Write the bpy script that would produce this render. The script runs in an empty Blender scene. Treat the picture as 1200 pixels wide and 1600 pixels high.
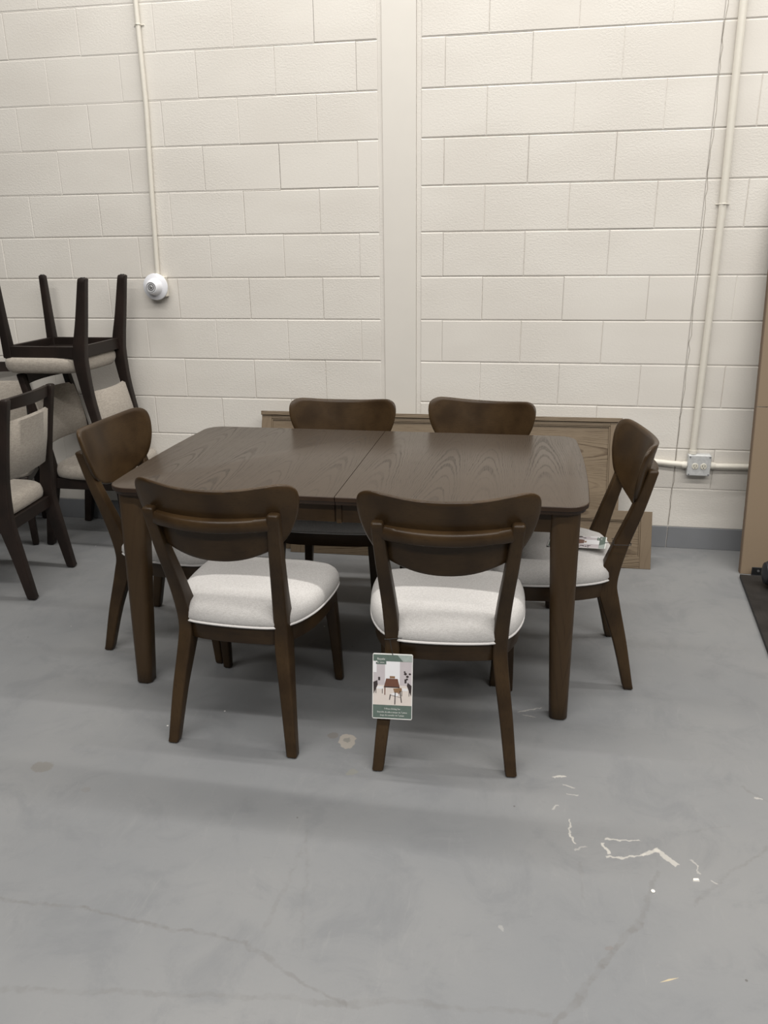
import bpy, math, random
from mathutils import Matrix, Vector, Euler
random.seed(7)
SC = bpy.context.scene
COL = SC.collection
PI = math.pi

# ------------------------------------------------------------------ camera
YAW, PIT, ROL = -0.1808, -0.32932, -0.01293
def cam_axes():
    cy, sy, cp, sp = math.cos(YAW), math.sin(YAW), math.cos(PIT), math.sin(PIT)
    f = Vector((sy*cp, cy*cp, sp)); r = Vector((cy, -sy, 0)); u = r.cross(f)
    c, s = math.cos(ROL), math.sin(ROL)
    return c*r + s*u, -s*r + c*u, f
cr, cu, cf = cam_axes()
cd = bpy.data.cameras.new('camera'); cam = bpy.data.objects.new('camera', cd); COL.objects.link(cam)
cam.matrix_world = Matrix(((cr.x, cu.x, -cf.x, .44837), (cr.y, cu.y, -cf.y, -4.20425), (cr.z, cu.z, -cf.z, 1.58786), (0, 0, 0, 1)))
cd.sensor_fit = 'VERTICAL'; cd.sensor_height = 24; cd.lens = 24*1235.93/1600; cd.clip_start = .05
SC.camera = cam

# ------------------------------------------------------------------ light
SC.view_settings.view_transform = 'Standard'; SC.view_settings.look = 'None'
SC.view_settings.gamma = 1; SC.view_settings.exposure = 0; SC.view_settings.use_curve_mapping = False
w = bpy.data.worlds.new('world'); SC.world = w; w.use_nodes = True
w.node_tree.nodes['Background'].inputs[0].default_value = (1, .985, .96, 1)
w.node_tree.nodes['Background'].inputs[1].default_value = .065
def strip(name, x, y, z, length, width, power, color=(1, .965, .915)):
    l = bpy.data.lights.new(name, 'AREA'); l.shape = 'RECTANGLE'; l.size = length; l.size_y = width
    l.energy = power; l.color = color
    o = bpy.data.objects.new(name, l); COL.objects.link(o); o.location = (x, y, z); return o
strip('ceiling_strip_lamp', 1.0, -.95, 4.6, 7, .12, 185)
strip('ceiling_strip_lamp', 1.0, -3.6, 4.6, 8, .12, 240)
strip('ceiling_strip_lamp', 1.0, -6.2, 4.6, 8, .12, 285)

# ------------------------------------------------------------------ node helpers
class NT:
    def __init__(s, name):
        s.m = bpy.data.materials.new(name); s.m.use_nodes = True
        s.t = s.m.node_tree; s.t.nodes.clear()
        s.out = s.n('ShaderNodeOutputMaterial'); s.b = s.n('ShaderNodeBsdfPrincipled')
        s.l(s.b.outputs[0], s.out.inputs[0])
    def n(s, typ, **k):
        o = s.t.nodes.new(typ)
        for a, v in k.items(): setattr(o, a, v)
        return o
    def l(s, a, b): s.t.links.new(a, b)
    def val(s, sock, v):
        if hasattr(v, 'is_linked') or hasattr(v, 'links'): s.l(v, sock)
        else: sock.default_value = v
    def math(s, op, a, b=0, c=None, clamp=False):
        o = s.n('ShaderNodeMath', operation=op, use_clamp=clamp)
        s.val(o.inputs[0], a); s.val(o.inputs[1], b)
        if c is not None: s.val(o.inputs[2], c)
        return o.outputs[0]
    def mix(s, f, a, b, typ='MIX'):
        o = s.n('ShaderNodeMix', data_type='RGBA', blend_type=typ)
        s.val(o.inputs[0], f); s.val(o.inputs[6], a); s.val(o.inputs[7], b)
        return o.outputs[2]
    def noise(s, vec, scale, detail=4, rough=.5, dist=0):
        o = s.n('ShaderNodeTexNoise'); s.l(vec, o.inputs['Vector'])
        o.inputs['Scale'].default_value = scale; o.inputs['Detail'].default_value = detail
        o.inputs['Roughness'].default_value = rough; o.inputs['Distortion'].default_value = dist
        return o.outputs[0]
    def noisec(s, vec, scale, detail=2):
        o = s.n('ShaderNodeTexNoise'); s.l(vec, o.inputs['Vector'])
        o.inputs['Scale'].default_value = scale; o.inputs['Detail'].default_value = detail
        return o.outputs[1]
    def obj(s): return s.n('ShaderNodeTexCoord').outputs['Object']
    def vmath(s, op, a, b):
        o = s.n('ShaderNodeVectorMath', operation=op); s.val(o.inputs[0], a); s.val(o.inputs[1], b); return o.outputs[0]
    def mapping(s, vec, scale=(1, 1, 1), loc=(0, 0, 0)):
        o = s.n('ShaderNodeMapping'); s.l(vec, o.inputs[0]); o.inputs['Scale'].default_value = scale; o.inputs['Location'].default_value = loc
        return o.outputs[0]
    def sep(s, v):
        o = s.n('ShaderNodeSeparateXYZ'); s.l(v, o.inputs[0]); return o.outputs
    def comb(s, x, y, z):
        o = s.n('ShaderNodeCombineXYZ'); s.val(o.inputs[0], x); s.val(o.inputs[1], y); s.val(o.inputs[2], z); return o.outputs[0]
    def ramp(s, f, a, b):       # smoothstep a..b -> 0..1
        o = s.n('ShaderNodeMapRange', interpolation_type='SMOOTHSTEP'); s.val(o.inputs[0], f)
        o.inputs[1].default_value = a; o.inputs[2].default_value = b; return o.outputs[0]
    def bump(s, h, strength=.3, dist=.002):
        o = s.n('ShaderNodeBump'); o.inputs['Strength'].default_value = strength; o.inputs['Distance'].default_value = dist
        s.l(h, o.inputs['Height']); s.l(o.outputs[0], s.b.inputs['Normal'])
    def col(s, c): s.val(s.b.inputs['Base Color'], c)
    def rough(s, r): s.val(s.b.inputs['Roughness'], r)
def C4(r, g, b): return (r, g, b, 1)
def srgb(r, g, b):
    f = lambda c: (c/255/12.92) if c <= 10 else ((c/255+.055)/1.055)**2.4
    return (f(r), f(g), f(b), 1)

def plain(name, c, rough=.5, metal=0, nscale=30, amt=.12, coat=0):
    m = NT(name); v = m.obj(); n = m.noise(v, nscale, 3)
    m.col(m.mix(n, tuple(x*(1-amt) for x in c[:3])+(1,), tuple(min(1, x*(1+amt)) for x in c[:3])+(1,)))
    m.rough(rough); m.b.inputs['Metallic'].default_value = metal
    if coat: m.b.inputs['Coat Weight'].default_value = coat; m.b.inputs['Coat Roughness'].default_value = .25
    return m.m

def wood_chair(name, dark, light, rough=.42, axis=2):
    m = NT(name); v = m.obj()
    sc = [60, 60, 60]; sc[axis] = 4
    fine = m.noise(m.mapping(v, tuple(sc)), 4, 5, .6)
    blot = m.noise(v, 7, 3, .5)
    c = m.mix(m.ramp(blot, .3, .72), dark, light)
    c = m.mix(m.math('MULTIPLY', m.ramp(fine, .5, .7), .35), c, tuple(x*.5 for x in dark[:3])+(1,))
    m.col(c); m.rough(m.math('ADD', m.math('MULTIPLY', blot, .12), rough-.06))
    m.b.inputs['Specular IOR Level'].default_value = .26
    m.bump(fine, .06, .001)
    return m.m
def wood_grain(name, base, line, board, u_axis, v_axis, curve, freq, strength=.7, rough=.45, tint=.15, wob=.02, spec=.3):
    """plain-sawn grain: cathedrals run along v_axis, one per board of given width across u_axis"""
    m = NT(name); v = m.obj(); s = m.sep(v)
    uu, vv = s[u_axis], s[v_axis]
    wn = m.noisec(m.mapping(v, (5, 5, 5)), 1.0, 3); ws = m.sep(wn)
    ub = m.math('DIVIDE', uu, board)
    idx = m.math('FLOOR', ub, 0); fr = m.math('MULTIPLY', m.math('SUBTRACT', m.math('SUBTRACT', ub, idx), .5), board)
    rnd = m.n('ShaderNodeTexWhiteNoise', noise_dimensions='1D'); m.l(idx, rnd.inputs['W'])
    rv = rnd.outputs[0]
    fr2 = m.math('ADD', fr, m.math('MULTIPLY', m.math('SUBTRACT', ws[0], .5), wob))
    fr2 = m.math('ADD', fr2, m.math('MULTIPLY', m.math('SUBTRACT', rv, .5), board*.35))
    par = m.math('MULTIPLY', m.math('MULTIPLY', fr2, fr2), curve)
    ph = m.math('ADD', m.math('ADD', vv, par), m.math('MULTIPLY', rv, 3.7))
    ph = m.math('ADD', ph, m.math('MULTIPLY', m.math('SUBTRACT', ws[1], .5), .10))
    n2 = m.noise(m.comb(m.math('MULTIPLY', ph, 1.0), rv, 0.0), 9, 2)
    sw = m.math('SINE', m.math('ADD', m.math('MULTIPLY', ph, freq), m.math('MULTIPLY', n2, 9)), 0)
    ln = m.ramp(sw, .35, .98)
    sc = [0, 0, 0]; sc[u_axis] = 420; sc[v_axis] = 16; sc[3-u_axis-v_axis] = 60
    pore = m.ramp(m.noise(m.mapping(v, tuple(sc)), 1, 2), .5, .68)
    amp = m.math('ADD', .25, m.math('MULTIPLY', m.ramp(m.noise(v, 3.2, 2), .35, .65), .75))
    k = m.math('MULTIPLY', m.math('MULTIPLY', ln, m.math('ADD', .45, m.math('MULTIPLY', pore, .55))), m.math('MULTIPLY', amp, strength))
    k = m.math('ADD', k, m.math('MULTIPLY', pore, .14*strength), clamp=True)
    tnt = m.math('ADD', 1-tint/2, m.math('MULTIPLY', rv, tint))
    bc = m.mix(1.0, base, m.comb(tnt, tnt, tnt), 'MULTIPLY')
    bl = m.noise(m.mapping(v, (2, 2, 2)), 2, 3)
    bc = m.mix(m.math('MULTIPLY', m.ramp(bl, .3, .7), .2), bc, tuple(x*.75 for x in base[:3])+(1,))
    m.col(m.mix(k, bc, line)); m.rough(m.math('ADD', rough, m.math('MULTIPLY', k, .2)))
    m.b.inputs['Specular IOR Level'].default_value = spec
    m.bump(m.math('SUBTRACT', 1, k), .12, .001)
    return m.m

# marks on the floor: (x0,y0,x1,y1,width,strength)
FLOOR_CRACKS = [
 (0.574,-2.915,0.68,-2.754,0.0040,0.45),
 (0.68,-2.754,0.775,-2.609,0.0054,0.49),
 (0.775,-2.609,0.852,-2.438,0.0020,0.29),
 (-0.662,-3.037,-0.225,-2.982,0.0034,0.29),
 (-0.225,-2.982,0.187,-2.93,0.0034,0.29),
 (0.201,-2.926,0.561,-2.895,0.0027,0.29),
 (-0.827,-2.8,-0.596,-2.797,0.0010,0.41),
 (-0.596,-2.797,-0.142,-2.834,0.0010,0.45),
 (-0.148,-2.839,0.003,-2.901,0.0027,0.37),
 (0.003,-2.901,0.124,-2.939,0.0010,0.41),
 (-0.124,-2.784,-0.111,-2.62,0.0027,0.20),
 (-0.111,-2.62,-0.105,-2.438,0.0010,0.16),
 (-0.112,-2.439,-0.014,-2.816,0.0007,0.16),
 (1.158,-2.293,1.034,-2.408,0.0010,0.32),
 (1.034,-2.408,0.923,-2.534,0.0017,0.32),
 (1.152,-2.035,1.209,-2.1,0.0010,0.29),
 (0.963,-2.262,1.076,-2.215,0.0007,0.25),
 (0.646,-2.438,0.651,-2.548,0.0010,0.20),
]
FLOOR_PALE = [
 (.471,-1.727,.548,-1.687,0.0008,0.51),
 (.49,-1.745,.53,-1.757,0.0008,0.42),
 (0.725,-2.332,0.812,-2.323,0.0010,0.68),
 (0.716,-2.349,0.73,-2.391,0.0026,0.77),
 (0.727,-2.405,0.819,-2.376,0.0013,0.68),
 (0.819,-2.376,0.855,-2.353,0.0039,0.68),
 (0.855,-2.353,0.895,-2.397,0.0072,0.64),
 (0.621,-2.265,0.625,-2.331,0.0010,0.59),
 (0.625,-2.331,0.638,-2.362,0.0020,0.68),
 (0.593,-2.077,0.621,-2.063,0.0020,0.68),
 (0.619,-2.107,0.646,-2.118,0.0020,0.42),
 (0.582,-2.222,0.597,-2.208,0.0013,0.42),
 (0.941,-2.37,0.96,-2.391,0.0013,0.42),
 (0.96,-2.391,0.951,-2.424,0.0010,0.42),
 (0.623,-2.151,0.648,-2.156,0.0013,0.42),
 (0.64,-2.391,0.666,-2.374,0.0020,0.34),
 (0.978,-2.446,0.992,-2.457,0.0013,0.51),
 (1.174,-2.079,1.194,-2.088,0.0013,0.51),
]
FLOOR_SPOTS = [(-1.032, -2.285, .036, .030, .9, C4(.17, .165, .155), .3), (-.146, -1.976, .022, .018, .8, C4(.16, .15, .14), .5), (-.044, -2.16, .018, .015, .8, C4(.20, .20, .18), 0),
 (.444, -2.68, .009, .008, .45, C4(.34, .335, .32), 0), (.699, -2.697, .012, .008, .5, C4(.17, .15, .14), .4), (-.831, -2.37, .014, .011, .5, C4(.17, .165, .16), 0),]
FLOOR_RING = (-.091, -1.997, .032, .036)

# floor: painted concrete with its stains, scuffs and cracks
def floor_material():
    m = NT('painted_concrete_floor'); v = m.obj()
    wv = m.noisec(m.mapping(v, (9, 9, 9)), 1, 4)
    vw = m.vmath('ADD', v, m.vmath('MULTIPLY', m.vmath('SUBTRACT', wv, (.5, .5, .5)), (.045, .045, 0)))
    wf = m.noisec(m.mapping(v, (60, 60, 60)), 1, 2)
    vw = m.vmath('ADD', vw, m.vmath('MULTIPLY', m.vmath('SUBTRACT', wf, (.5, .5, .5)), (.018, .018, 0)))
    s = m.sep(vw)
    base = m.mix(m.ramp(m.noise(v, 1.1, 4, .6), .3, .7), C4(.176, .182, .189), C4(.208, .211, .213))
    base = m.mix(m.math('MULTIPLY', m.ramp(m.noise(v, 5, 6, .7, .6),   .46, .70), .55), base, C4(.150, .156, .164))
    base = m.mix(m.math('MULTIPLY', m.ramp(m.noise(m.mapping(v, (14, 3, 1)), 2.2, 6, .75, 1.2), .55, .75), .22), base, C4(.26, .26, .255))
    base = m.mix(m.math('MULTIPLY', m.ramp(m.noise(v, 190, 2), .62, .8), .25), base, C4(.2, .2, .2))
    scr = m.ramp(m.noise(m.mapping(v, (3, 40, 1)), 1.6, 5, .8, 2.5), .60, .72)
    base = m.mix(m.math('MULTIPLY', scr, .38), base, C4(.13, .135, .14))
    scr2 = m.ramp(m.noise(m.mapping(v, (26, 4, 1)), 2.1, 6, .8, 3.0), .62, .74)
    base = m.mix(m.math('MULTIPLY', scr2, .3), base, C4(.29, .29, .285))
    def ell(x, y, a, b, r0, r1, ang=0):
        dx = m.math('SUBTRACT', s[0], x); dy = m.math('SUBTRACT', s[1], y)
        c, sn = math.cos(ang), math.sin(ang)
        p = m.math('ADD', m.math('MULTIPLY', dx, c/a), m.math('MULTIPLY', dy, sn/a))
        q = m.math('ADD', m.math('MULTIPLY', dx, -sn/b), m.math('MULTIPLY', dy, c/b))
        d = m.math('SQRT', m.math('ADD', m.math('MULTIPLY', p, p), m.math('MULTIPLY', q, q)), 0)
        return m.math('SUBTRACT', 1, m.ramp(d, r0, r1)), d
    def seg(x0, y0, x1, y1, wd, soft=.004):
        L = math.hypot(x1-x0, y1-y0); c, sn = (x1-x0)/L, (y1-y0)/L
        dx = m.math('SUBTRACT', s[0], x0); dy = m.math('SUBTRACT', s[1], y0)
        t = m.math('ADD', m.math('MULTIPLY', dx, c), m.math('MULTIPLY', dy, sn))
        q = m.math('ABSOLUTE', m.math('ADD', m.math('MULTIPLY', dx, -sn), m.math('MULTIPLY', dy, c)), 0)
        over = m.math('SUBTRACT', m.math('ABSOLUTE', m.math('SUBTRACT', t, L/2), 0), L/2)
        d = m.math('MAXIMUM', q, over)
        return m.math('SUBTRACT', 1, m.ramp(d, wd, wd+soft))
    def put(mask, k, c):
        nonlocal base
        base = m.mix(m.math('MULTIPLY', mask, k), base, c)
    brk = m.ramp(m.noise(v, 28, 3), .4, .6)
    for a in FLOOR_CRACKS:
        msk = seg(*a[:5], .007)
        put(m.math('MULTIPLY', msk, m.math('ADD', .35, m.math('MULTIPLY', brk, .65))), a[5], C4(.13, .125, .12))
    for a in FLOOR_PALE:
        put(seg(*a[:5], .003), a[5], C4(.50, .48, .44))
    for (x, y, a, b, k, c, ang) in FLOOR_SPOTS:
        e, d = ell(x, y, a, b, .85, 1.05, ang); put(e, k, c)
    e, d = ell(*FLOOR_RING, .92, 1.0); e2, _ = ell(FLOOR_RING[0], FLOOR_RING[1]+.002, .013, .013, .8, 1.1)
    put(e, .8, C4(.34, .31, .27)); put(e2, .9, C4(.20, .195, .18))
    # white crumbs of plaster
    vo = m.n('ShaderNodeTexVoronoi'); vo.inputs['Scale'].default_value = 5.5; m.l(v, vo.inputs['Vector'])
    cr_ = m.sep(vo.outputs['Color'])
    put(m.math('MULTIPLY', m.math('LESS_THAN', vo.outputs['Distance'], .018), m.math('GREATER_THAN', cr_[0], .55)), .9, C4(.75, .73, .7))
    vo = m.n('ShaderNodeTexVoronoi'); vo.inputs['Scale'].default_value = 6.5; m.l(m.mapping(v, (1, 1, 1), (3, 1, 0)), vo.inputs['Vector'])
    put(m.math('MULTIPLY', m.math('LESS_THAN', vo.outputs['Distance'], .024), m.math('GREATER_THAN', m.sep(vo.outputs['Color'])[1], .6)), .8, C4(.09, .085, .08))
    m.col(base)
    m.rough(m.math('ADD', .42, m.math('MULTIPLY', m.noise(v, 3, 4), .2)))
    m.b.inputs['Specular IOR Level'].default_value = .35
    m.bump(m.noise(m.mapping(v, (1, 1, 1)), 38, 6, .7, .8), .16, .004)
    return m.m

def wall_material():
    m = NT('painted_block_wall'); v = m.obj()
    blk = m.noise(m.mapping(v, (1.2, 1, 3)), 1.3, 2)
    c = m.mix(m.ramp(blk, .35, .65), C4(.665, .635, .588), C4(.70, .672, .625))
    pit = m.noise(v, 62, 4, .62); big = m.noise(v, 1.7, 2)
    pm = m.math('MULTIPLY', m.ramp(pit, .66, .74), m.ramp(big, .48, .62))
    c = m.mix(m.math('MULTIPLY', pm, .35), c, C4(.42, .38, .33))
    m.col(c); m.rough(.62); m.b.inputs['Specular IOR Level'].default_value = .3
    fine = m.noise(m.mapping(v, (1, 1, 1.25)), 95, 5, .65)
    amp = m.math('ADD', .35, m.math('MULTIPLY', m.ramp(m.noise(v, 1.4, 2), .35, .62), .9))
    h = m.math('SUBTRACT', m.math('MULTIPLY', fine, amp), m.math('MULTIPLY', pm, .5))
    m.bump(h, .36, .004)
    return m.m
def fabric(name, a, b, scale=420):
    m = NT(name); v = m.obj(); s = m.sep(v)
    wx = m.math('SINE', m.math('MULTIPLY', s[0], scale*3.2), 0); wy = m.math('SINE', m.math('MULTIPLY', s[1], scale*3.2), 0)
    n = m.noise(m.mapping(v, (1, .25, 1)), scale, 2); n2 = m.noise(m.mapping(v, (.25, 1, 1)), scale, 2)
    h = m.math('ADD', m.math('MULTIPLY', n, .6), m.math('MULTIPLY', n2, .6))
    m.col(m.mix(m.ramp(h, .45, .75), a, b)); m.rough(.95); m.b.inputs['Specular IOR Level'].default_value = .15
    m.b.inputs['Sheen Weight'].default_value = .15
    m.bump(m.math('ADD', h, m.math('MULTIPLY', m.math('MULTIPLY', wx, wy), .15)), .35, .0015)
    return m.m

M = {}
M['wall'] = wall_material()
M['pilaster'] = plain('painted_steel_column', C4(.675, .648, .60), .5, 0, 9, .03)
M['base'] = plain('grey_base_paint', C4(.20, .208, .222), .5, 0, 6, .12)
M['floor'] = floor_material()
M['conduit'] = plain('painted_conduit', C4(.68, .65, .58), .4, 0, 40, .05)
M['galv'] = plain('galvanised_steel', C4(.55, .56, .56), .5, .2, 90, .25)
M['steel'] = plain('brushed_steel', C4(.35, .35, .36), .35, .8, 60, .15)
M['porcelain'] = plain('white_porcelain', C4(.78, .79, .83), .25, 0, 20, .02)
M['socket_metal'] = plain('socket_metal', C4(.25, .25, .25), .4, .5, 300, .4)
M['ivory'] = plain('ivory_plastic', C4(.62, .60, .52), .4, 0, 20, .03)
M['black'] = plain('black_plastic', C4(.012, .012, .013), .5, 0, 20, .1)
M['wood'] = wood_chair('dark_walnut_stain', C4(.025, .0140, .0060), C4(.048, .0280, .0118))
M['wood_h'] = wood_chair('dark_walnut_stain_across', C4(.027, .0150, .0064), C4(.050, .0290, .0122), .34, 0)
M['edge'] = wood_chair('dark_walnut_edge', C4(.026, .0145, .0085), C4(.040, .023, .013), .42, 0)
M['top'] = wood_grain('ash_table_top', C4(.058, .043, .031), C4(.016, .011, .0075), .205, 0, 1, 120, 46, .9, .30, .08, .03, .42)
M['leg'] = wood_grain('table_leg_grain', C4(.046, .027, .0120), C4(.02, .011, .005), .13, 0, 2, 60, 40, .5, .40, .06)
M['oak'] = wood_grain('weathered_oak', C4(.172, .130, .085), C4(.075, .050, .030), .17, 2, 0, 110, 44, 1.9, .5, .08)
M['oak_v'] = wood_grain('weathered_oak_upright', C4(.168, .126, .083), C4(.085, .058, .036), .15, 0, 2, 60, 40, .4, .5, .05)
M['espresso'] = wood_chair('espresso_stain', C4(.012, .0085, .007), C4(.022, .014, .011), .45)
M['seat'] = fabric('oatmeal_linen', C4(.445, .432, .42), C4(.535, .522, .51))
M['pipe_cloth'] = plain('pale_welt_cloth', C4(.60, .585, .575), .9, 0, 200, .05)
M['grey_cloth'] = fabric('taupe_microfibre', C4(.30, .27, .235), C4(.37, .335, .29), 160)
M['board'] = plain('brown_fibreboard', C4(.215, .160, .106), .75, 0, 300, .10)
M['board_edge'] = plain('fibreboard_edge', C4(.15, .105, .07), .8, 0, 200, .1)
M['plank'] = wood_chair('charcoal_plank', C4(.018, .0165, .0155), C4(.032, .029, .027), .55, 1)
M['paper'] = plain('white_card', C4(.78, .78, .76), .5, 0, 50, .01)
M['tag_green'] = plain('card_green_ink', C4(.105, .145, .125), .5, 0, 90, .2)
M['tag_green_light'] = plain('card_light_green_ink', C4(.33, .38, .36), .5, 0, 90, .2)
M['tag_wall'] = plain('card_lilac_ink', C4(.50, .46, .48), .5, 0, 40, .05)
M['tag_pale'] = plain('card_pale_ink', C4(.74, .74, .76), .5, 0, 40, .02)
M['tag_floor'] = plain('card_beige_ink', C4(.66, .60, .56), .5, 0, 60, .06)
M['tag_brown'] = plain('card_brown_ink', C4(.14, .06, .038), .5, 0, 60, .1)
M['tag_tan'] = plain('card_tan_ink', C4(.24, .14, .075), .5, 0, 60, .1)
M['tag_dark'] = plain('card_dark_ink', C4(.04, .03, .03), .5, 0, 60, .1)
M['cord'] = plain('black_cord', C4(.012, .012, .012), .6)
M['crack'] = plain('dark_crack', C4(.26, .23, .19), .9, 0, 60, .3)
M['chip'] = plain('white_plaster', C4(.75, .73, .68), .8)
M['sliver'] = plain('pale_wood_sliver', C4(.62, .52, .34), .7)
M['bag'] = plain('black_bag_vinyl', C4(.012, .013, .018), .45)

# ------------------------------------------------------------------ mesh helpers
def link(name, vs, fs, mat, parent=None, smooth=True, bevel=0, seg=2, angle=40):
    me = bpy.data.meshes.new(name); me.from_pydata([tuple(v) for v in vs], [], fs); me.update()
    mats = mat if isinstance(mat, (list, tuple)) else [mat]
    for q in mats: me.materials.append(q)
    import bmesh
    bm = bmesh.new(); bm.from_mesh(me); bmesh.ops.recalc_face_normals(bm, faces=bm.faces[:])
    bm.to_mesh(me); bm.free()
    if smooth:
        for p in me.polygons: p.use_smooth = True
        try: me.set_sharp_from_angle(angle=math.radians(angle))
        except Exception: pass
    o = bpy.data.objects.new(name, me); COL.objects.link(o)
    if parent: o.parent = parent
    if bevel:
        b = o.modifiers.new('bevel', 'BEVEL'); b.width = bevel; b.segments = seg; b.limit_method = 'ANGLE'; b.angle_limit = math.radians(35)
        b.harden_normals = True
    return o
class MB:
    def __init__(s): s.v = []; s.f = []
    def add(s, vs, fs):
        k = len(s.v); s.v += [Vector(v) for v in vs]; s.f += [tuple(i+k for i in f) for f in fs]
    def box(s, x0, x1, y0, y1, z0, z1):
        s.add([(x0,y0,z0),(x1,y0,z0),(x1,y1,z0),(x0,y1,z0),(x0,y0,z1),(x1,y0,z1),(x1,y1,z1),(x0,y1,z1)],
              [(0,3,2,1),(4,5,6,7),(0,1,5,4),(1,2,6,5),(2,3,7,6),(3,0,4,7)])
    def loft(s, loops, cap=True, closed=False):
        n = len(loops[0]); vs = [p for L in loops for p in L]; fs = []
        m = len(loops)
        for i in range(m if closed else m-1):
            for j in range(n):
                a = i*n+j; b = i*n+(j+1) % n; i2 = (i+1) % m
                fs.append((a, b, i2*n+(j+1) % n, i2*n+j))
        if cap and not closed:
            fs.append(tuple(reversed(range(n)))); fs.append(tuple((m-1)*n+j for j in range(n)))
        s.add(vs, fs)
    def tube(s, pts, r, n=12, closed=False):
        pts = [Vector(p) for p in pts]; loops = []; up = Vector((0, 0, 1)); m = len(pts); nrm = None
        for i, p in enumerate(pts):
            a = pts[(i-1) % m] if (i or closed) else p; b = pts[(i+1) % m] if (i < m-1 or closed) else p
            t = (b-a).normalized()
            if nrm is None:
                ref = up if abs(t.z) < .9 else Vector((1, 0, 0)); nrm = t.cross(ref).normalized()
            nrm = (nrm - t*nrm.dot(t)).normalized(); bn = t.cross(nrm)
            rr = r[i] if isinstance(r, (list, tuple)) else r
            loops.append([p + (nrm*math.cos(2*PI*k/n) + bn*math.sin(2*PI*k/n))*rr for k in range(n)])
        s.loft(loops, True, closed)
    def lathe(s, prof, M4, n=32):      # prof: (radius, height) turned about local Z, placed by matrix
        loops = [[M4 @ Vector((r*math.cos(2*PI*k/n), r*math.sin(2*PI*k/n), h)) for k in range(n)] for r, h in prof]
        s.loft(loops)
    def build(s, name, mat, parent=None, **k): return link(name, s.v, s.f, mat, parent, **k)
def rrect(cx, cy, z, w, d, r, q=4):
    r = min(r, w/2-1e-4, d/2-1e-4); out = []
    for (sx, sy, a0) in ((1, 1, 0), (-1, 1, PI/2), (-1, -1, PI), (1, -1, 1.5*PI)):
        for i in range(q+1):
            a = a0 + PI/2*i/q
            out.append((cx+sx*(w/2-r)+r*math.cos(a), cy+sy*(d/2-r)+r*math.sin(a), z))
    return out
def leg_bm(secs, r=.008):
    """secs: (x, y, z, width, depth) from foot to top, spline-interpolated; chamfered foot"""
    b = MB(); P = interp(secs, 6); x, y, z, w, d = P[0]
    loops = [rrect(x, y, z, w-.010, d-.010, r*.7)]
    loops.append(rrect(x, y, z+.006, w, d, r))
    loops += [rrect(p[0], p[1], p[2], p[3], p[4], r) for p in P[1:]]
    x, y, z, w, d = P[-1]
    loops.append(rrect(x, y, z+.005, w-.004, d-.004, r)); loops.append(rrect(x, y, z+.008, w-.014, d-.014, r*.6))
    b.loft(loops); return b
def interp(P, k):
    out = []; n = len(P)
    for i in range(n-1):
        p0 = P[max(i-1, 0)]; p1 = P[i]; p2 = P[i+1]; p3 = P[min(i+2, n-1)]
        for j in range(k):
            t = j/k
            out.append(tuple(.5*((2*b)+(-a+c)*t+(2*a-5*b+4*c-d)*t*t+(-a+3*b-3*c+d)*t**3) for a, b, c, d in zip(p0, p1, p2, p3)))
    out.append(tuple(P[-1])); return out
def closed_spline(P, k):
    out = []; n = len(P)
    for i in range(n):
        p0, p1, p2, p3 = P[i-1], P[i], P[(i+1) % n], P[(i+2) % n]
        for j in range(k):
            t = j/k
            out.append(tuple(.5*((2*b)+(-a+c)*t+(2*a-5*b+4*c-d)*t*t+(-a+3*b-3*c+d)*t**3) for a, b, c, d in zip(p0, p1, p2, p3)))
    return out
def mirror(P): return P + [(-x, y) for x, y in reversed(P) if abs(x) > 1e-6]
def empty(name, loc, rz, label, cat, group=None):
    o = bpy.data.objects.new(name, None); COL.objects.link(o); o.empty_display_size = .05
    o.location = loc; o.rotation_euler = (0, 0, rz); tag(o, label, cat, group); return o
def tag(o, label, cat, group=None):
    o['label'] = label; o['category'] = cat
    if group: o['group'] = group
def struct(o): o['kind'] = 'structure'; return o
def dup(root, loc, rot, label, group=None):
    r = root.copy(); COL.objects.link(r); r.location = loc; r.rotation_euler = rot if not isinstance(rot, (int, float)) else (0, 0, rot)
    r['label'] = label
    if group: r['group'] = group
    for ch in list(root.children):
        c = ch.copy(); COL.objects.link(c); c.parent = r
        for g in ch.children:
            d = g.copy(); COL.objects.link(d); d.parent = c
    return r

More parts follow.
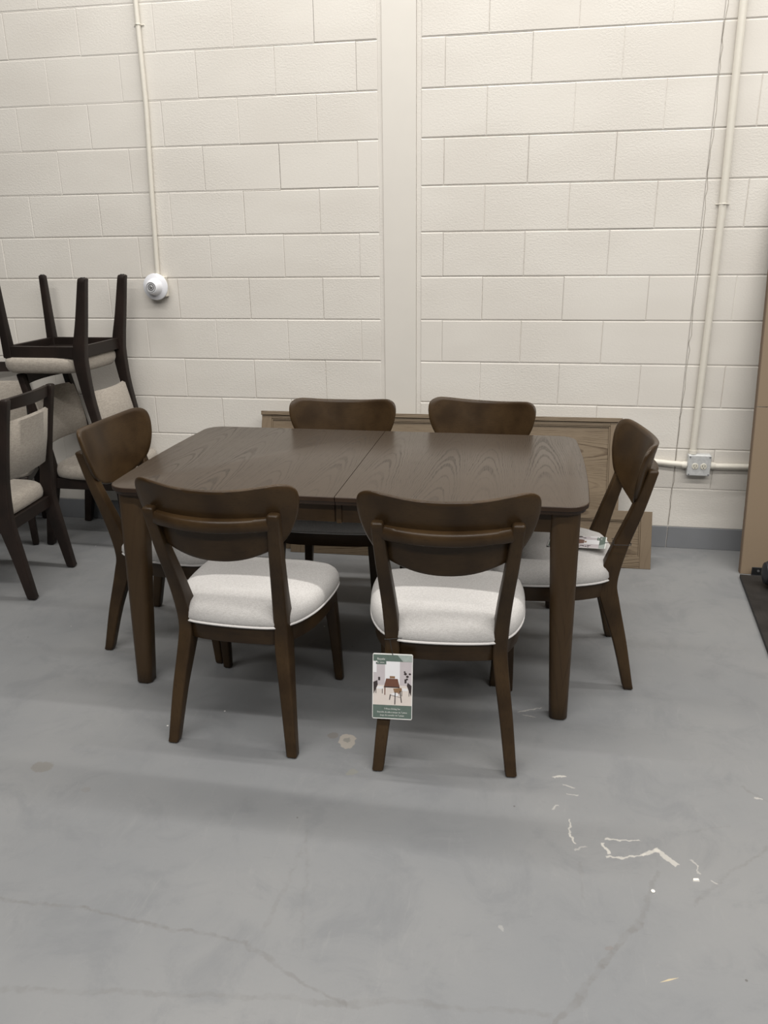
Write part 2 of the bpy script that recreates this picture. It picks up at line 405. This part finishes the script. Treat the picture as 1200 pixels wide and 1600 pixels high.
# ------------------------------------------------------------------ the room
B, CH, H0 = .4064, .2161, .11705
XL, XR = -.4297, 0.0            # joint phase left / right of the column
def block_wall(xa, xb, phase, ztop=3.3):
    b = MB(); rows = []
    z = H0; k = 0
    rows.append((-.05, H0, -1))
    while z < ztop: rows.append((z, z+CH, k)); z += CH; k += 1
    rnd = random.Random(int(xa*100)+5)
    for z0, z1, k in rows:
        # joint positions in this row; course below row index k=5 has joints on whole numbers on odd rows
        off = 0 if (k % 2 == 0) else .5
        i0 = math.floor((xa-phase)/B-off)-1; xs = [xa]
        i = i0
        while True:
            x = phase+(i+off)*B; i += 1
            if x >= xb-.03: break
            if x > xa+.03: xs.append(x)
        xs.append(xb)
        for a, c in zip(xs[:-1], xs[1:]):
            gv = rnd.choice((.0012, .002, .003, .0038)); gh = rnd.uniform(.002, .0042)
            if z0 > 1.7 and a < -1.0: gh *= rnd.choice((.12, .3, .6)); gv *= .5
            o = rnd.uniform(0, .0008); h = .0025
            # outer ring at the mortar, inner ring at the face
            y = -o
            vs = [(a, gh, z0), (c, gh, z0), (c, gh, z1), (a, gh, z1),
                  (a, gv if a != xa else .002, z0+h), (c, gv if c != xb else .002, z0+h), (c, gv if c != xb else .002, z1-h), (a, gv if a != xa else .002, z1-h),
                  (a+.004, y, z0+h+.004), (c-.004, y, z0+h+.004), (c-.004, y, z1-h-.003), (a+.004, y, z1-h-.003)]
            b.add(vs, [(0, 1, 5, 4), (1, 2, 6, 5), (2, 3, 7, 6), (3, 0, 4, 7), (4, 5, 9, 8), (5, 6, 10, 9), (6, 7, 11, 10), (7, 4, 8, 11), (8, 9, 10, 11)])
    return b
def seal(b, xa, xb, ztop=3.35): b.box(xa, xb, .006, .25, -.05, ztop)
wl = block_wall(-4.2, -.325, XL); seal(wl, -4.2, -.304)
wr = block_wall(-.112, 3*B+.012, XR); seal(wr, -.137, 3*B+.012)
w3 = block_wall(3*B+.014, 4.2, XR); seal(w3, 3*B+.012, 4.2)
wall = MB()
for q in (wl, wr, w3): wall.add(q.v, q.f)
wall.box(-.330, -.304, .0035, .1, -.05, 3.35); wall.box(-.135, -.108, .003, .1, -.05, 3.35)
wall_o = struct(wall.build('wall_back', M['wall'], smooth=False))
col = MB(); col.box(-.3035, -.1365, -.004, .2, 0, 3.35)
struct(col.build('trim_1', M['pilaster'], bevel=.003))
ck = MB(); pts = []
rz = random.Random(3)
cz = .13
while cz < 3.3:
    pts.append((1.232+rz.uniform(-.006, .006)+(.006 if cz > .8 else 0), -.0008, cz)); cz += rz.uniform(.03, .07)
ck.tube(pts, .0010, 5)
ck.build('crack', M['crack'], wall_o)
bb = MB(); bb.box(-4.2, 1.229, -.0025, .01, 0, H0+.002); bb.box(1.233, 4.2, -.0025, .01, 0, H0+.002)
struct(bb.build('baseboard_back', M['base'], smooth=False, bevel=.002))
fl = MB(); fl.box(-4.2, 4.2, -9, .25, -.1, 0)
struct(fl.build('floor', M['floor'], smooth=False))

# ------------------------------------------------------------------ conduits, outlet, lamp holder
def conduit(name, pts, r, label, straps):
    t = empty(name, pts[-1], 0, label, 'conduit'); o0 = Vector(pts[-1])
    b = MB(); b.tube([Vector(p)-o0 for p in pts], r, 16); b.build('pipe', M['conduit'], t)
    for (x, y, z) in straps:
        s = MB(); c = Vector((x, y, z))-o0
        s.tube([c+Vector((-r*1.0-.014, r*.9+.001, 0)), c+Vector((-r*1.12, r*.9, 0)), c+Vector((-r*1.05, -r*.5, 0)), c+Vector((0, -r*1.15, 0)), c+Vector((r*1.05, -r*.5, 0)), c+Vector((r*1.12, r*.9, 0)), c+Vector((r+.014, r*.9+.001, 0))], .0032, 8)
        s.build('strap', M['conduit'], t)
    return t
conduit('conduit', [(-1.520, -.014, 3.3), (-1.521, -.014, 2.6), (-1.520, -.014, 2.25), (-1.534, -.014, 1.9), (-1.549, -.014, 1.435)], .0125,
        'thin cream conduit running down to the round white lamp holder', [(-1.5205, -.014, 2.616)])
conduit('conduit', [(1.296, -.02, 3.3), (1.302, -.02, 2.5), (1.307, -.02, 2.1), (1.314, -.02, 1.7), (1.312, -.02, 1.25), (1.310, -.02, .548)], .017,
        'thick cream conduit dropping vertically to the power outlet', [(1.3155, -.02, 1.735)])
conduit('conduit', [(-.6, -.02, .480), (.9, -.02, .480), (1.13, -.02, .482), (1.2, -.021, .476), (1.262, -.022, .473)], .015,
        'cream conduit running horizontally left of the power outlet', [])
conduit('conduit', [(1.418, -.022, .469), (1.6, -.02, .470), (2.4, -.02, .470)], .015,
        'cream conduit running from the outlet behind the tall brown board', [])
ot = empty('power_outlet', (1.343, 0, .475), 0, 'galvanised metal outlet box with two round ivory sockets low on the wall', 'outlet')
b = MB(); b.box(-.057, .057, -.042, 0, -.057, .057); b.build('back_box', M['galv'], ot, bevel=.008)
b = MB(); b.box(-.056, .056, -.050, -.0425, -.054, .054); b.build('cover_plate', M['galv'], ot, bevel=.006)
for sx in (-.021, .021):
    rc = MB(); MX = Matrix.Translation((sx, -.050, -.003)) @ Matrix.Rotation(PI/2, 4, 'X')
    rc.lathe([(.0165, -.002), (.0165, .002), (.015, .0035), (.001, .0035)], MX, 24)
    r_ = rc.build('receptacle', M['ivory'], ot)
    sl = MB()
    for dx, dz, w_, h_ in ((-.006, .003, .0016, .005), (.006, .003, .0016, .005)):
        sl.box(sx+dx-w_/2, sx+dx+w_/2, -.0545, -.0530, -.003+dz-h_, -.003+dz+h_)
    sl.lathe([(.0025, 0), (.0025, .001)], Matrix.Translation((sx, -.0535, -.011)) @ Matrix.Rotation(PI/2, 4, 'X'), 10)
    sl.build('slots', M['black'], r_)
for sx, sz in ((-.048, .046), (.048, .046), (-.048, -.046), (.048, -.046)):
    sc_ = MB(); sc_.lathe([(.004, 0), (.004, .002), (.001, .003)], Matrix.Translation((sx, -.050, sz)) @ Matrix.Rotation(PI/2, 4, 'X'), 10)
    sc_.build('screw', M['steel'], ot)
for sx in (-1, 1):
    c_ = MB(); c_.tube([(sx*.057, -.022, -.004), (sx*.070, -.022, -.004), (sx*.082, -.022, -.005)], [.019, .019, .017], 16)
    c_.build('connector', M['conduit'], ot)
c_ = MB(); c_.tube([(-.033, -.021, .057), (-.033, -.021, .076)], [.021, .020], 16); c_.build('connector', M['conduit'], ot)

lh = empty('lamp_holder', (-1.552, 0, 1.372), 0, 'round white lamp holder with grey socket fixed on the block wall', 'lamp holder')
b = MB(); b.box(-.054, .054, -.040, 0, -.054, .054); b.build('junction_box', M['conduit'], lh, bevel=.006)
MX = Matrix.Translation((0, -.040, 0)) @ Matrix.Rotation(PI/2, 4, 'X')
b = MB(); b.lathe([(.066, 0), (.070, .004), (.069, .010), (.058, .015), (.046, .018), (.042, .024), (.040, .042), (.034, .058), (.028, .063), (.0265, .063)], MX, 40)
b.build('cap', M['porcelain'], lh)
b = MB(); b.lathe([(.0265, .0625), (.0255, .065), (.0225, .064), (.021, .060), (.0195, .0605), (.018, .064), (.013, .0645), (.011, .062), (.006, .067), (.001, .067)], MX, 32)
b.build('socket', M['socket_metal'], lh)

# ------------------------------------------------------------------ bed panels leaning on the wall
def framed_panel(name, W, H, T, loc, rz, lean, label, top_w, side_w, bot_w, cap=False):
    t = empty(name, loc, 0, label, 'bed panel'); t.rotation_euler = (-lean, 0, rz)
    p = MB(); p.box(side_w-.004, W-side_w+.004, .010, T-.004, bot_w-.004, H-top_w+.004); p.build('panel', M['oak'], t, smooth=False)
    for x0, x1 in ((0, side_w), (W-side_w, W)):
        q = MB(); q.box(x0, x1, 0, T, 0, H); q.build('stile', M['oak_v'], t, bevel=.0015)
    q = MB(); q.box(side_w, W-side_w, .0005, T, H-top_w, H); q.build('top_rail', M['oak'], t, bevel=.0015)
    q = MB(); q.box(side_w, W-side_w, .0005, T, 0, bot_w); q.build('bottom_rail', M['oak'], t, bevel=.0015)
    bd = MB(); g = .007
    bd.box(side_w, side_w+g, .004, .014, bot_w, H-top_w); bd.box(W-side_w-g, W-side_w, .004, .014, bot_w, H-top_w)
    bd.box(side_w+g, W-side_w-g, .004, .014, H-top_w-g, H-top_w); bd.box(side_w+g, W-side_w-g, .004, .014, bot_w, bot_w+g)
    bd.build('bead', M['oak_v'], t, smooth=False, bevel=.0015)
    if cap:
        q = MB(); q.box(-.004, W+.004, -.008, T+.006, H, H+.022); q.build('cap_rail', M['oak'], t, bevel=.002)
    return t
framed_panel('headboard', 1.918, .730, .03, (-.975, -.325, .001), math.radians(1.0), math.radians(18.5), 'larger light brown oak headboard leaning on the wall behind the far chairs', .018, .055, .10, True)
framed_panel('footboard', 1.880, .292, .03, (-.772, -.366, .001), math.radians(1.0), math.radians(20), 'lower light brown oak footboard leaning in front of the headboard', .048, .055, .06)

# tall brown board leaning at the right
tb = empty('leaning_board', (1.540, -.325, .001), 0, 'tall brown fibreboard panel leaning against the wall at the right edge', 'board')
tb.rotation_euler = (-math.radians(8.6), 0, 0)
b = MB(); b.box(0, 1.2, .003, .036, 0, .823); b.build('lower_panel', M['board'], tb, bevel=.002)
b = MB(); b.box(0, 1.2, .003, .036, .826, 1.90); b.build('upper_panel', M['board'], tb, bevel=.002)
b = MB(); b.box(-.003, .0, .003, .036, 0, 1.90); b.build('edge_strip', M['board_edge'], tb, smooth=False)
br = empty('metal_bracket', (1.582, -.345, 0), 0, 'black bolted metal bracket at the foot of the tall brown board', 'bracket')
b = MB(); b.box(0, .35, -.006, 0, .012, .050); b.box(0, .35, -.03, 0, .006, .012); b.build('plate', M['black'], br, bevel=.002)
for sx in (.03, .075, .15):
    b = MB(); b.lathe([(.006, 0), (.006, .003), (.001, .004)], Matrix.Translation((sx, -.006, .032)) @ Matrix.Rotation(PI/2, 4, 'X'), 12); b.build('bolt', M['steel'], br)
pk = MB()
pk.add([(1.524, -.37, 0), (1.627, -.377, 0), (1.64, -1.18, 0), (1.447, -1.20, 0), (1.524, -.37, .018), (1.627, -.377, .018), (1.64, -1.18, .018), (1.447, -1.20, .018)],
       [(0, 3, 2, 1), (4, 5, 6, 7), (0, 1, 5, 4), (1, 2, 6, 5), (2, 3, 7, 6), (3, 0, 4, 7)])
o = pk.build('plank', M['plank'], bevel=.002); tag(o, 'flat charcoal plank lying on the floor at the right edge', 'plank')
bg = MB()
bl = []
for i, (x, r) in enumerate(((0, .02), (.01, .05), (.04, .066), (.12, .07), (.3, .07), (.42, .065), (.46, .03))):
    bl.append([(x, r*math.cos(a)*1.0, .072+r*math.sin(a)) for a in [2*PI*k/20 for k in range(20)]])
bg.loft(bl); o = bg.build('rolled_bag', M['bag']); o.location = (1.580, -.52, .020); tag(o, 'rolled black bag lying behind the charcoal plank at the right edge', 'bag')

# ------------------------------------------------------------------ dining table
TX0, TX1, TY0, TY1, TZ = -.998, .667, -1.765, -.785, .785
TXC = (TX0+TX1)/2; TYC = (TY0+TY1)/2; LX = (TX1-TX0)/2; LY = (TY1-TY0)/2
tt = empty('dining_table', (TXC, TYC, 0), 0, 'dark brown wooden dining table with rounded corners and a seam across its middle', 'table')
def top_loop(sgn, z, inset):
    R = .075-inset*.5; x1 = LX-inset; y1 = LY-inset; out = []
    out.append((sgn*.0012, -y1, z))
    for i in range(9):
        a = -PI/2+PI/2*i/8; out.append((sgn*(x1-R+R*math.cos(a)), -y1+R+R*math.sin(a), z))
    for i in range(1, 6):
        v = -1+2*i/6; out.append((sgn*(x1+.012*(1-v*v)), v*(y1-R), z))
    for i in range(9):
        a = PI/2*i/8; out.append((sgn*(x1-R+R*math.cos(a)), y1-R+R*math.sin(a), z))
    out.append((sgn*.0012, y1, z)); return out
for sgn in (-1, 1):
    b = MB(); b.loft([top_loop(sgn, TZ-.033, .014), top_loop(sgn, TZ-.031, .010), top_loop(sgn, TZ-.018, .006), top_loop(sgn, TZ-.017, .001), top_loop(sgn, TZ-.003, 0), top_loop(sgn, TZ-.001, .0015), top_loop(sgn, TZ, .004)])
    o = b.build('table_top', [M['edge'], M['top']], tt, angle=30)
    for p in o.data.polygons:
        if p.normal.z > .9: p.material_index = 1
AX, AY = LX-.055, LY-.045
for y0 in (-AY, AY-.022):
    b = MB(); b.box(-AX+.06, -.011, y0, y0+.022, TZ-.105, TZ-.033); b.box(-.009+.0, AX-.06, y0, y0+.022, TZ-.105, TZ-.033)
    b.build('apron', M['wood_h'], tt, bevel=.002)
for x0 in (-AX, AX-.022):
    b = MB(); b.box(x0, x0+.022, -AY+.06, AY-.06, TZ-.105, TZ-.033); b.build('apron', M['wood_h'], tt, bevel=.002)
b = MB(); b.box(-.004, .014, -AY-.008, -AY+.004, TZ-.106, TZ-.034); b.build('centre_block', M['wood'], tt, bevel=.002)
for sx in (-1, 1):
    for sy in (-1, 1):
        xt, yt = sx*(LX-.075), sy*(LY-.075); xf, yf = sx*(LX-.058), sy*(LY-.032 if sy < 0 else LY-.055)
        b = MB(); loops = []
        for i in range(13):
            t = i/12; w_ = .062+(.098-.062)*t**1.0; xx = xf+(xt-xf)*t; yy = yf+(yt-yf)*t; zz = (TZ-.033)*t
            if i == 0: loops.append(rrect(xx, yy, 0.0, w_-.012, w_-.012, .018, 6)); zz = .007
            loops.append(rrect(xx, yy, zz, w_, w_, w_*.33, 6))
        b.loft(loops); b.build('leg', M['leg'], tt, angle=50)

# ------------------------------------------------------------------ dining chair (walnut, linen seat)
def backrest_y(x, z): return -.288-.23*(z-.80)+1.12*x*x
OUT = closed_spline(mirror([(0, .914), (.06, .915), (.12, .919), (.175, .925), (.215, .928), (.241, .921), (.256, .905), (.260, .880), (.257, .850), (.247, .811), (.228, .769), (.200, .731), (.160, .706), (.108, .686), (.055, .675), (0, .672)]), 4)
def make_chair(label):
    t = empty('dining_chair', (0, 0, 0), 0, label, 'chair', 'matching walnut dining chairs around the table')
    # curved backrest
    b = MB(); T = .019; cz = .79
    rings = [.0, .15, .35, .55, .75, .9, .975, 1.0]
    fr = []; bk = []
    for s in rings[1:]:
        fr.append([(x*s, backrest_y(x*s, cz+(z-cz)*s)+T-(.004 if s == 1 else 0), cz+(z-cz)*s) for x, z in OUT])
        bk.append([(x*s, backrest_y(x*s, cz+(z-cz)*s)+(.004 if s == 1 else 0), cz+(z-cz)*s) for x, z in OUT])
    e = 1.006
    mid = [[(x*e, backrest_y(x*e, z)+T*.7, cz+(z-cz)*e) for x, z in OUT], [(x*e, backrest_y(x*e, z)+T*.3, cz+(z-cz)*e) for x, z in OUT]]
    b.loft(fr+mid+bk[::-1]); b.build('backrest', M['wood_h'], t, angle=60)
    # crossbar following the curve behind the backrest
    b = MB(); loops = []
    for i in range(25):
        x = -.186+.372*i/24; yb = backrest_y(x, .81)-.002; d = .024+.006*(1-(x/.19)**2)
        zt = .829-.004*(1-(x/.19)**2)
        sec = [(x, yb, zt-.040), (x, yb-d*.8, zt-.040), (x, yb-d, zt-.034), (x, yb-d, zt-.006), (x, yb-d*.8, zt), (x, yb, zt)]
        loops.append(sec)
    b.loft(loops); b.build('crossbar', M['wood_h'], t, angle=50)
    for s in (-1, 1):
        leg_bm([(s*.209, -.252, 0, .036, .036), (s*.190, -.212, .18, .042, .048), (s*.170, -.166, .34, .046, .068), (s*.166, -.152, .42, .046, .072),
                (s*.173, -.184, .55, .043, .056), (s*.187, -.232, .70, .040, .045), (s*.198, -.268, .835, .037, .036)]).build('leg', M['wood'], t, angle=50)
        leg_bm([(s*.229, .245, 0, .031, .031), (s*.222, .228, .2, .038, .038), (s*.212, .210, .38, .045, .045), (s*.212, .208, .418, .045, .045)]).build('leg', M['wood'], t, angle=50)
    SEAT = [(0, .260), (.10, .259), (.17, .253), (.222, .238), (.249, .200), (.256, .14), (.253, .05), (.240, -.04), (.212, -.115), (.178, -.160), (.145, -.185), (.08, -.195), (0, -.198)]
    ring = closed_spline(mirror(SEAT), 3)
    def sc(k, z): return [(x*k, .03+(y-.03)*k, z) for x, y in ring]
    b = MB(); b.loft([sc(.90, .362), sc(.955, .360), sc(.962, .363), sc(.962, .418), sc(.95, .420), sc(.85, .420)]); b.build('seat_frame', M['wood_h'], t, angle=50)
    b = MB(); b.loft([sc(.93, .418), sc(1.0, .424), sc(1.018, .438), sc(1.012, .456), sc(.985, .472), sc(.93, .485), sc(.82, .495), sc(.6, .503), sc(.3, .507), sc(.05, .508)])
    c = b.build('seat', M['seat'], t, angle=80)
    b = MB(); b.tube([(p[0], p[1], .425) for p in sc(1.006, 0)], .0042, 8, True); b.build('piping', M['pipe_cloth'], c, angle=80)
    return t
chA = make_chair('dining chair with a hanging picture card, nearest on the right')
chA.location = (.225, -1.855, 0); chA.rotation_euler = (0, 0, .086)
G1 = 'matching walnut dining chairs around the table'
chB = dup(chA, (-.447, -1.843, 0), -.043, 'dining chair seen from behind, left of the one with the hanging card')
chC = dup(chA, (.603, -1.316, 0), 1.644, 'dining chair at the right end of the table, facing left')
chD = dup(chA, (-.947, -1.323, 0), -1.602, 'dining chair at the left end of the table, facing right')
chE = dup(chA, (-.385, -.875, 0), 3.17, 'left one of two chairs on the far side of the table')
chF = dup(chA, (.204, -.818, 0), 2.933, 'right one of two chairs on the far side of the table')

chE.scale = chF.scale = (.965, .965, .965)

# ------------------------------------------------------------------ espresso side chairs at the left
def make_side_chair(label):
    t = empty('side_chair', (0, 0, 0), 0, label, 'chair', 'espresso side chairs stored at the left')
    for s in (-1, 1):
        leg_bm([(s*.200, -.270, 0, .038, .040), (s*.200, -.235, .20, .040, .052), (s*.200, -.208, .34, .042, .064), (s*.200, -.203, .42, .042, .064),
                (s*.200, -.220, .58, .040, .050), (s*.200, -.258, .78, .038, .040), (s*.200, -.294, .947, .038, .034)], .004).build('leg', M['espresso'], t, angle=40)
        leg_bm([(s*.208, .205, 0, .032, .032), (s*.204, .200, .2, .038, .038), (s*.200, .195, .35, .044, .044), (s*.200, .195, .386, .044, .044)], .004).build('leg', M['espresso'], t, angle=40)
        for yy, ww in ((-.270, .012), (.205, .012)):
            g = MB(); g.lathe([(.011, -.003), (.012, .001)], Matrix.Translation((s*(.200 if yy < 0 else .208), yy, 0)), 12); g.build('glide', M['black'], t)
    b = MB()
    for s in (-1, 1): b.box(s*.205-.011, s*.205+.011, -.20, .20, .332, .390)
    b.box(-.2, .2, .188, .21, .332, .390); b.box(-.185, .185, -.213, -.191, .332, .390)
    b.box(-.2, .2, -.2, .2, .372, .388)
    b.build('seat_frame', M['espresso'], t, smooth=False, bevel=.003)
    ring = closed_spline(mirror([(0, .232), (.12, .230), (.20, .218), (.232, .18), (.236, .06), (.228, -.08), (.205, -.155), (.165, -.19), (.08, -.196), (0, -.197)]), 3)
    def sc(k, z): return [(x*k, .02+(y-.02)*k, z) for x, y in ring]
    b = MB(); b.loft([sc(.94, .388), sc(1.0, .396), sc(1.015, .415), sc(1.01, .435), sc(.98, .455), sc(.92, .467), sc(.75, .474), sc(.4, .476), sc(.05, .476)]); b.build('seat', M['grey_cloth'], t, angle=80)
    # upholstered pad, bowed backwards
    b = MB(); loops = []
    for i in range(17):
        x = -.196+.392*i/16; k = 1-(x/.2)**2; L = []
        for (dy, z) in ((.020, .565), (.033, .58), (.040, .64), (.042, .70), (.040, .76), (.033, .83), (.020, .845), (.004, .837), (0, .70), (.004, .573)):
            L.append((x, -.222-.20*(z-.58)-.028*k+dy-.003, z+.004*k))
        loops.append(L)
    b.loft(loops); b.build('back_pad', M['grey_cloth'], t, angle=70)
    b = MB(); loops = []
    for i in range(17):
        x = -.186+.372*i/16; k = 1-(x/.19)**2; y0 = -.272-.030*k
        loops.append([(x, y0+.010, .900), (x, y0-.012, .900), (x, y0-.020, .950+.005*k), (x, y0+.002, .950+.005*k)])
    b.loft(loops); b.build('top_rail', M['espresso'], t, angle=40)
    return t
scG = make_side_chair('dark side chair standing upright at the left edge, in front of the stack')
scG.location = (-2.098, -.955, .003); scG.rotation_euler = (0, 0, math.radians(95))
scJ = dup(scG, (-1.87, -.245, .003), math.radians(-90), 'dark side chair by the wall carrying the upside down chair')
scH = dup(scG, (-1.98, -.30, 1.438), (0, PI, 0), 'dark side chair stacked upside down with its legs in the air')
scH.rotation_euler = (Matrix.Rotation(PI/2, 3, 'Z') @ Matrix.Rotation(PI, 3, 'Y')).to_euler()
scM = dup(scG, (-2.50, -.365, .003), math.radians(204.8), 'dark side chair in the corner left of the stack, mostly out of view')

# ------------------------------------------------------------------ hang tags
def text_mesh(txt, size, mat, parent, name, M4, align='CENTER', xs=1.0):
    c = bpy.data.curves.new(name, 'FONT'); c.body = txt; c.size = size; c.align_x = align; c.resolution_u = 2
    o = bpy.data.objects.new(name, c); COL.objects.link(o)
    dg = bpy.context.evaluated_depsgraph_get(); me = bpy.data.meshes.new_from_object(o.evaluated_get(dg))
    bpy.data.objects.remove(o); bpy.data.curves.remove(c)
    me.transform(M4 @ Matrix.Diagonal((xs, 1, 1, 1))); me.materials.clear(); me.materials.append(mat)
    r = bpy.data.objects.new(name, me); COL.objects.link(r); r.parent = parent; return r
def make_tag(loc, rot, label, string_pts):
    """card in local XZ plane facing -Y, hole at the top"""
    t = empty('hang_tag', loc, 0, label, 'tag'); t.rotation_euler = rot
    W, H = .124, .208
    b = MB(); n = []
    pr = [(x, z) for x, z, _ in rrect(0, -H/2, 0, W, H, .005, 4)]
    b.loft([[(x, 0, z) for x, z in pr], [(x, .0009, z) for x, z in pr]]); card = b.build('card', M['paper'], t, smooth=False)
    def poly(name, pts, mat, lvl=1):
        q = MB(); k = len(pts); y0 = -.0001*lvl-.0001
        q.add([(x*W/100-W/2, y0, -z*H/100) for x, z in pts]+[(x*W/100-W/2, -.00002, -z*H/100) for x, z in pts],
              [tuple(range(k))]+[(i, (i+1) % k, (i+1) % k+k, i+k) for i in range(k)])
        return q.build(name, mat, card, smooth=False)
    def rect(name, x0, x1, z0, z1, mat, lvl=1): return poly(name, [(x0, z0), (x1, z0), (x1, z1), (x0, z1)], mat, lvl)
    rect('printed_picture', 2, 98, 10, 80, M['tag_wall'], 1)
    rect('printed_floor', 2, 98, 48, 79.5, M['tag_floor'], 2)
    rect('printed_window', 31, 68, 11, 47, M['tag_pale'], 3)
    rect('printed_frame', 2, 10, 12, 29, M['tag_pale'], 3)
    poly('header_band', [(1.5, 1.8), (98.5, 1.8), (98.5, 11.8), (1.5, 11.8)], M['tag_green'], 4)
    poly('header_wedge', [(62, 1.9), (98.4, 1.9), (98.4, 11.6), (76, 11.6)], M['tag_green_light'], 5)
    rect('logo_box', 8, 34, 5, 16.5, M['tag_green'], 5)
    rect('footer_band', 1.5, 98.5, 78.5, 98.5, M['tag_green'], 4)
    # the printed table and chairs
    poly('printed_table', [(34, 38), (63, 38), (68, 50), (29, 50)], M['tag_brown'], 5)
    rect('printed_table_edge', 29, 68, 50, 51.6, M['tag_dark'], 6)
    for x in (30, 65): rect('printed_leg', x, x+2.4, 51, 63, M['tag_brown'], 5)
    poly('printed_chair', [(2, 44), (12, 41), (13, 48), (3, 62)], M['tag_dark'], 6)
    poly('printed_chair', [(98, 48), (88, 43), (86, 48), (97, 64)], M['tag_dark'], 6)
    poly('printed_seat', [(12, 50), (27, 50), (26, 54), (11, 54)], M['tag_pale'], 6); poly('printed_seat', [(73, 52), (88, 52), (88, 56), (72, 56)], M['tag_pale'], 6)
    for x in (8, 24): rect('printed_leg', x, x+1.5, 54, 61, M['tag_dark'], 6)
    for x in (73, 91): rect('printed_leg', x, x+1.5, 56, 64, M['tag_dark'], 6)
    rect('printed_chair', 14, 19, 36, 41, M['tag_dark'], 6); rect('printed_chair', 43, 56, 34, 37.5, M['tag_tan'], 6); rect('printed_chair', 80, 85, 38, 44, M['tag_dark'], 6)
    poly('printed_chair', [(52, 53), (73, 51.5), (74, 55), (70, 59), (55, 59)], M['tag_tan'], 8)
    poly('printed_seat', [(45, 61), (57, 59), (68, 62), (60, 65)], M['tag_pale'], 7)
    for x0, z0, x1, z1 in ((44, 62, 42, 70), (56, 58, 55.5, 77), (68, 56, 72, 74), (44, 63, 68, 66)):
        poly('printed_leg', [(x0, z0), (x0+2.2, z0), (x1+2.2, z1), (x1, z1)], M['tag_dark'], 9)
    for x, z, r in ((82, 30, 3.2), (87, 34, 3), (93, 30, 2.4), (86, 38, 2.4), (80, 27, 2)):
        poly('printed_leaf', [(x+r*math.cos(a)*1.2, z+r*.6*math.sin(a)) for a in [PI*k/4 for k in range(8)]], M['tag_dark'], 6)
    RX = Matrix.Rotation(PI/2, 4, 'X')
    def line(txt, x, z, size, xs=1.0): text_mesh(txt, size, M['paper'], card, 'lettering', Matrix.Translation((x*W/100-W/2, -.0012, -z*H/100)) @ RX, xs=xs)
    line('Royale', 21, 9.7, .0090); line('7-Piece Dining Set', 50, 85.2, .0068)
    line('Ensemble de salle à manger de 7 pièces', 50, 90.3, .0068, .86); line('Juego de comedor de 7 piezas', 50, 95, .0068, .9)
    st = MB(); st.lathe([(.0022, 0), (.0007, .0009)], Matrix.Translation((.012-W/2, -.0006, -.0262)) @ RX, 8)
    st.add(*((lambda: ([(x*W/100-W/2, -.0012, -z*H/100) for x, z in ((12, 13.7), (13.3, 12.8), (14.6, 13.7), (13.3, 14.6), (18, 13.5), (29, 13.5), (29, 14), (18, 14))], [(0, 1, 2, 3), (4, 5, 6, 7)]))()))
    st.build('emblem', M['paper'], card, smooth=False)
    s = MB(); s.tube(string_pts, .0011, 6); s.build('string', M['cord'], t)
    return t
def stile_loop(cx, cy, z, w_, d_, rz, org, hole, inv):
    """cord round a stile then down to the card; points in the tag's own frame"""
    P = []
    for a, b_ in ((-.5, -.5), (.5, -.5), (.5, .5), (-.5, .5), (-.5, -.5), (-.2, -.56)):
        x = a*w_; y = b_*d_; P.append(Vector((cx+x*math.cos(rz)-y*math.sin(rz), cy+x*math.sin(rz)+y*math.cos(rz), z+.006*a)))
    P.append(Vector(hole)); return [inv @ p for p in P]
e1 = Euler((math.radians(-13), 0, math.radians(4))); L1 = Vector((.081, -2.074, .388))
inv = (Matrix.Translation(L1) @ e1.to_matrix().to_4x4()).inverted()
make_tag(L1, e1, 'picture card hanging from the leg of the nearest right chair', stile_loop(.077, -2.026, .432, .052, .068, .086, None, L1+Vector((0, -.002, -.004)), inv))
R2 = Matrix(((0, .0, 1), (-1, 0, 0), (0, -1, 0))) 
R2 = Matrix.Rotation(math.radians(-8), 3, 'Z') @ Matrix.Rotation(math.radians(-3), 3, 'Y') @ R2
L2 = Vector((.765, -1.372, .523)); inv = (Matrix.Translation(L2) @ R2.to_4x4()).inverted()
make_tag(L2, R2.to_euler(), 'picture card lying on the seat of the right end chair', stile_loop(.803, -1.492, .575, .050, .058, 1.644, None, L2+Vector((-.004, 0, .001)), inv))

# ------------------------------------------------------------------ small debris on the floor
b = MB(); b.add([(0, 0, 0), (.017, .002, 0), (.016, .011, 0), (.001, .008, 0), (.001, .001, .003), (.016, .003, .004), (.015, .010, .003), (.002, .007, .004)], [(0, 3, 2, 1), (4, 5, 6, 7), (0, 1, 5, 4), (1, 2, 6, 5), (2, 3, 7, 6), (3, 0, 4, 7)])
o = b.build('plaster_chip', M['chip'], smooth=False); o.location = (.934, -2.452, 0); tag(o, 'angular white plaster chip on the floor right of the peeled paint', 'debris')
b = MB(); b.lathe([(.003, 0), (.0055, .001), (.005, .0025), (.0015, .003)], Matrix.Identity(4), 14)
o = b.build('plaster_crumb', M['chip']); o.location = (.827, -2.504, 0); tag(o, 'small round pale crumb on the floor above the dark scuff', 'debris')
b = MB(); b.add([(0, 0, 0), (.022, .008, 0), (.045, .020, 0), (.020, .012, 0), (.021, .010, .003)], [(0, 1, 4), (1, 2, 4), (2, 3, 4), (3, 0, 4), (0, 3, 2, 1)])
o = b.build('wood_sliver', M['sliver'], smooth=False); o.location = (.805, -2.775, 0); tag(o, 'thin pale wood sliver on the floor at the lower right', 'debris')
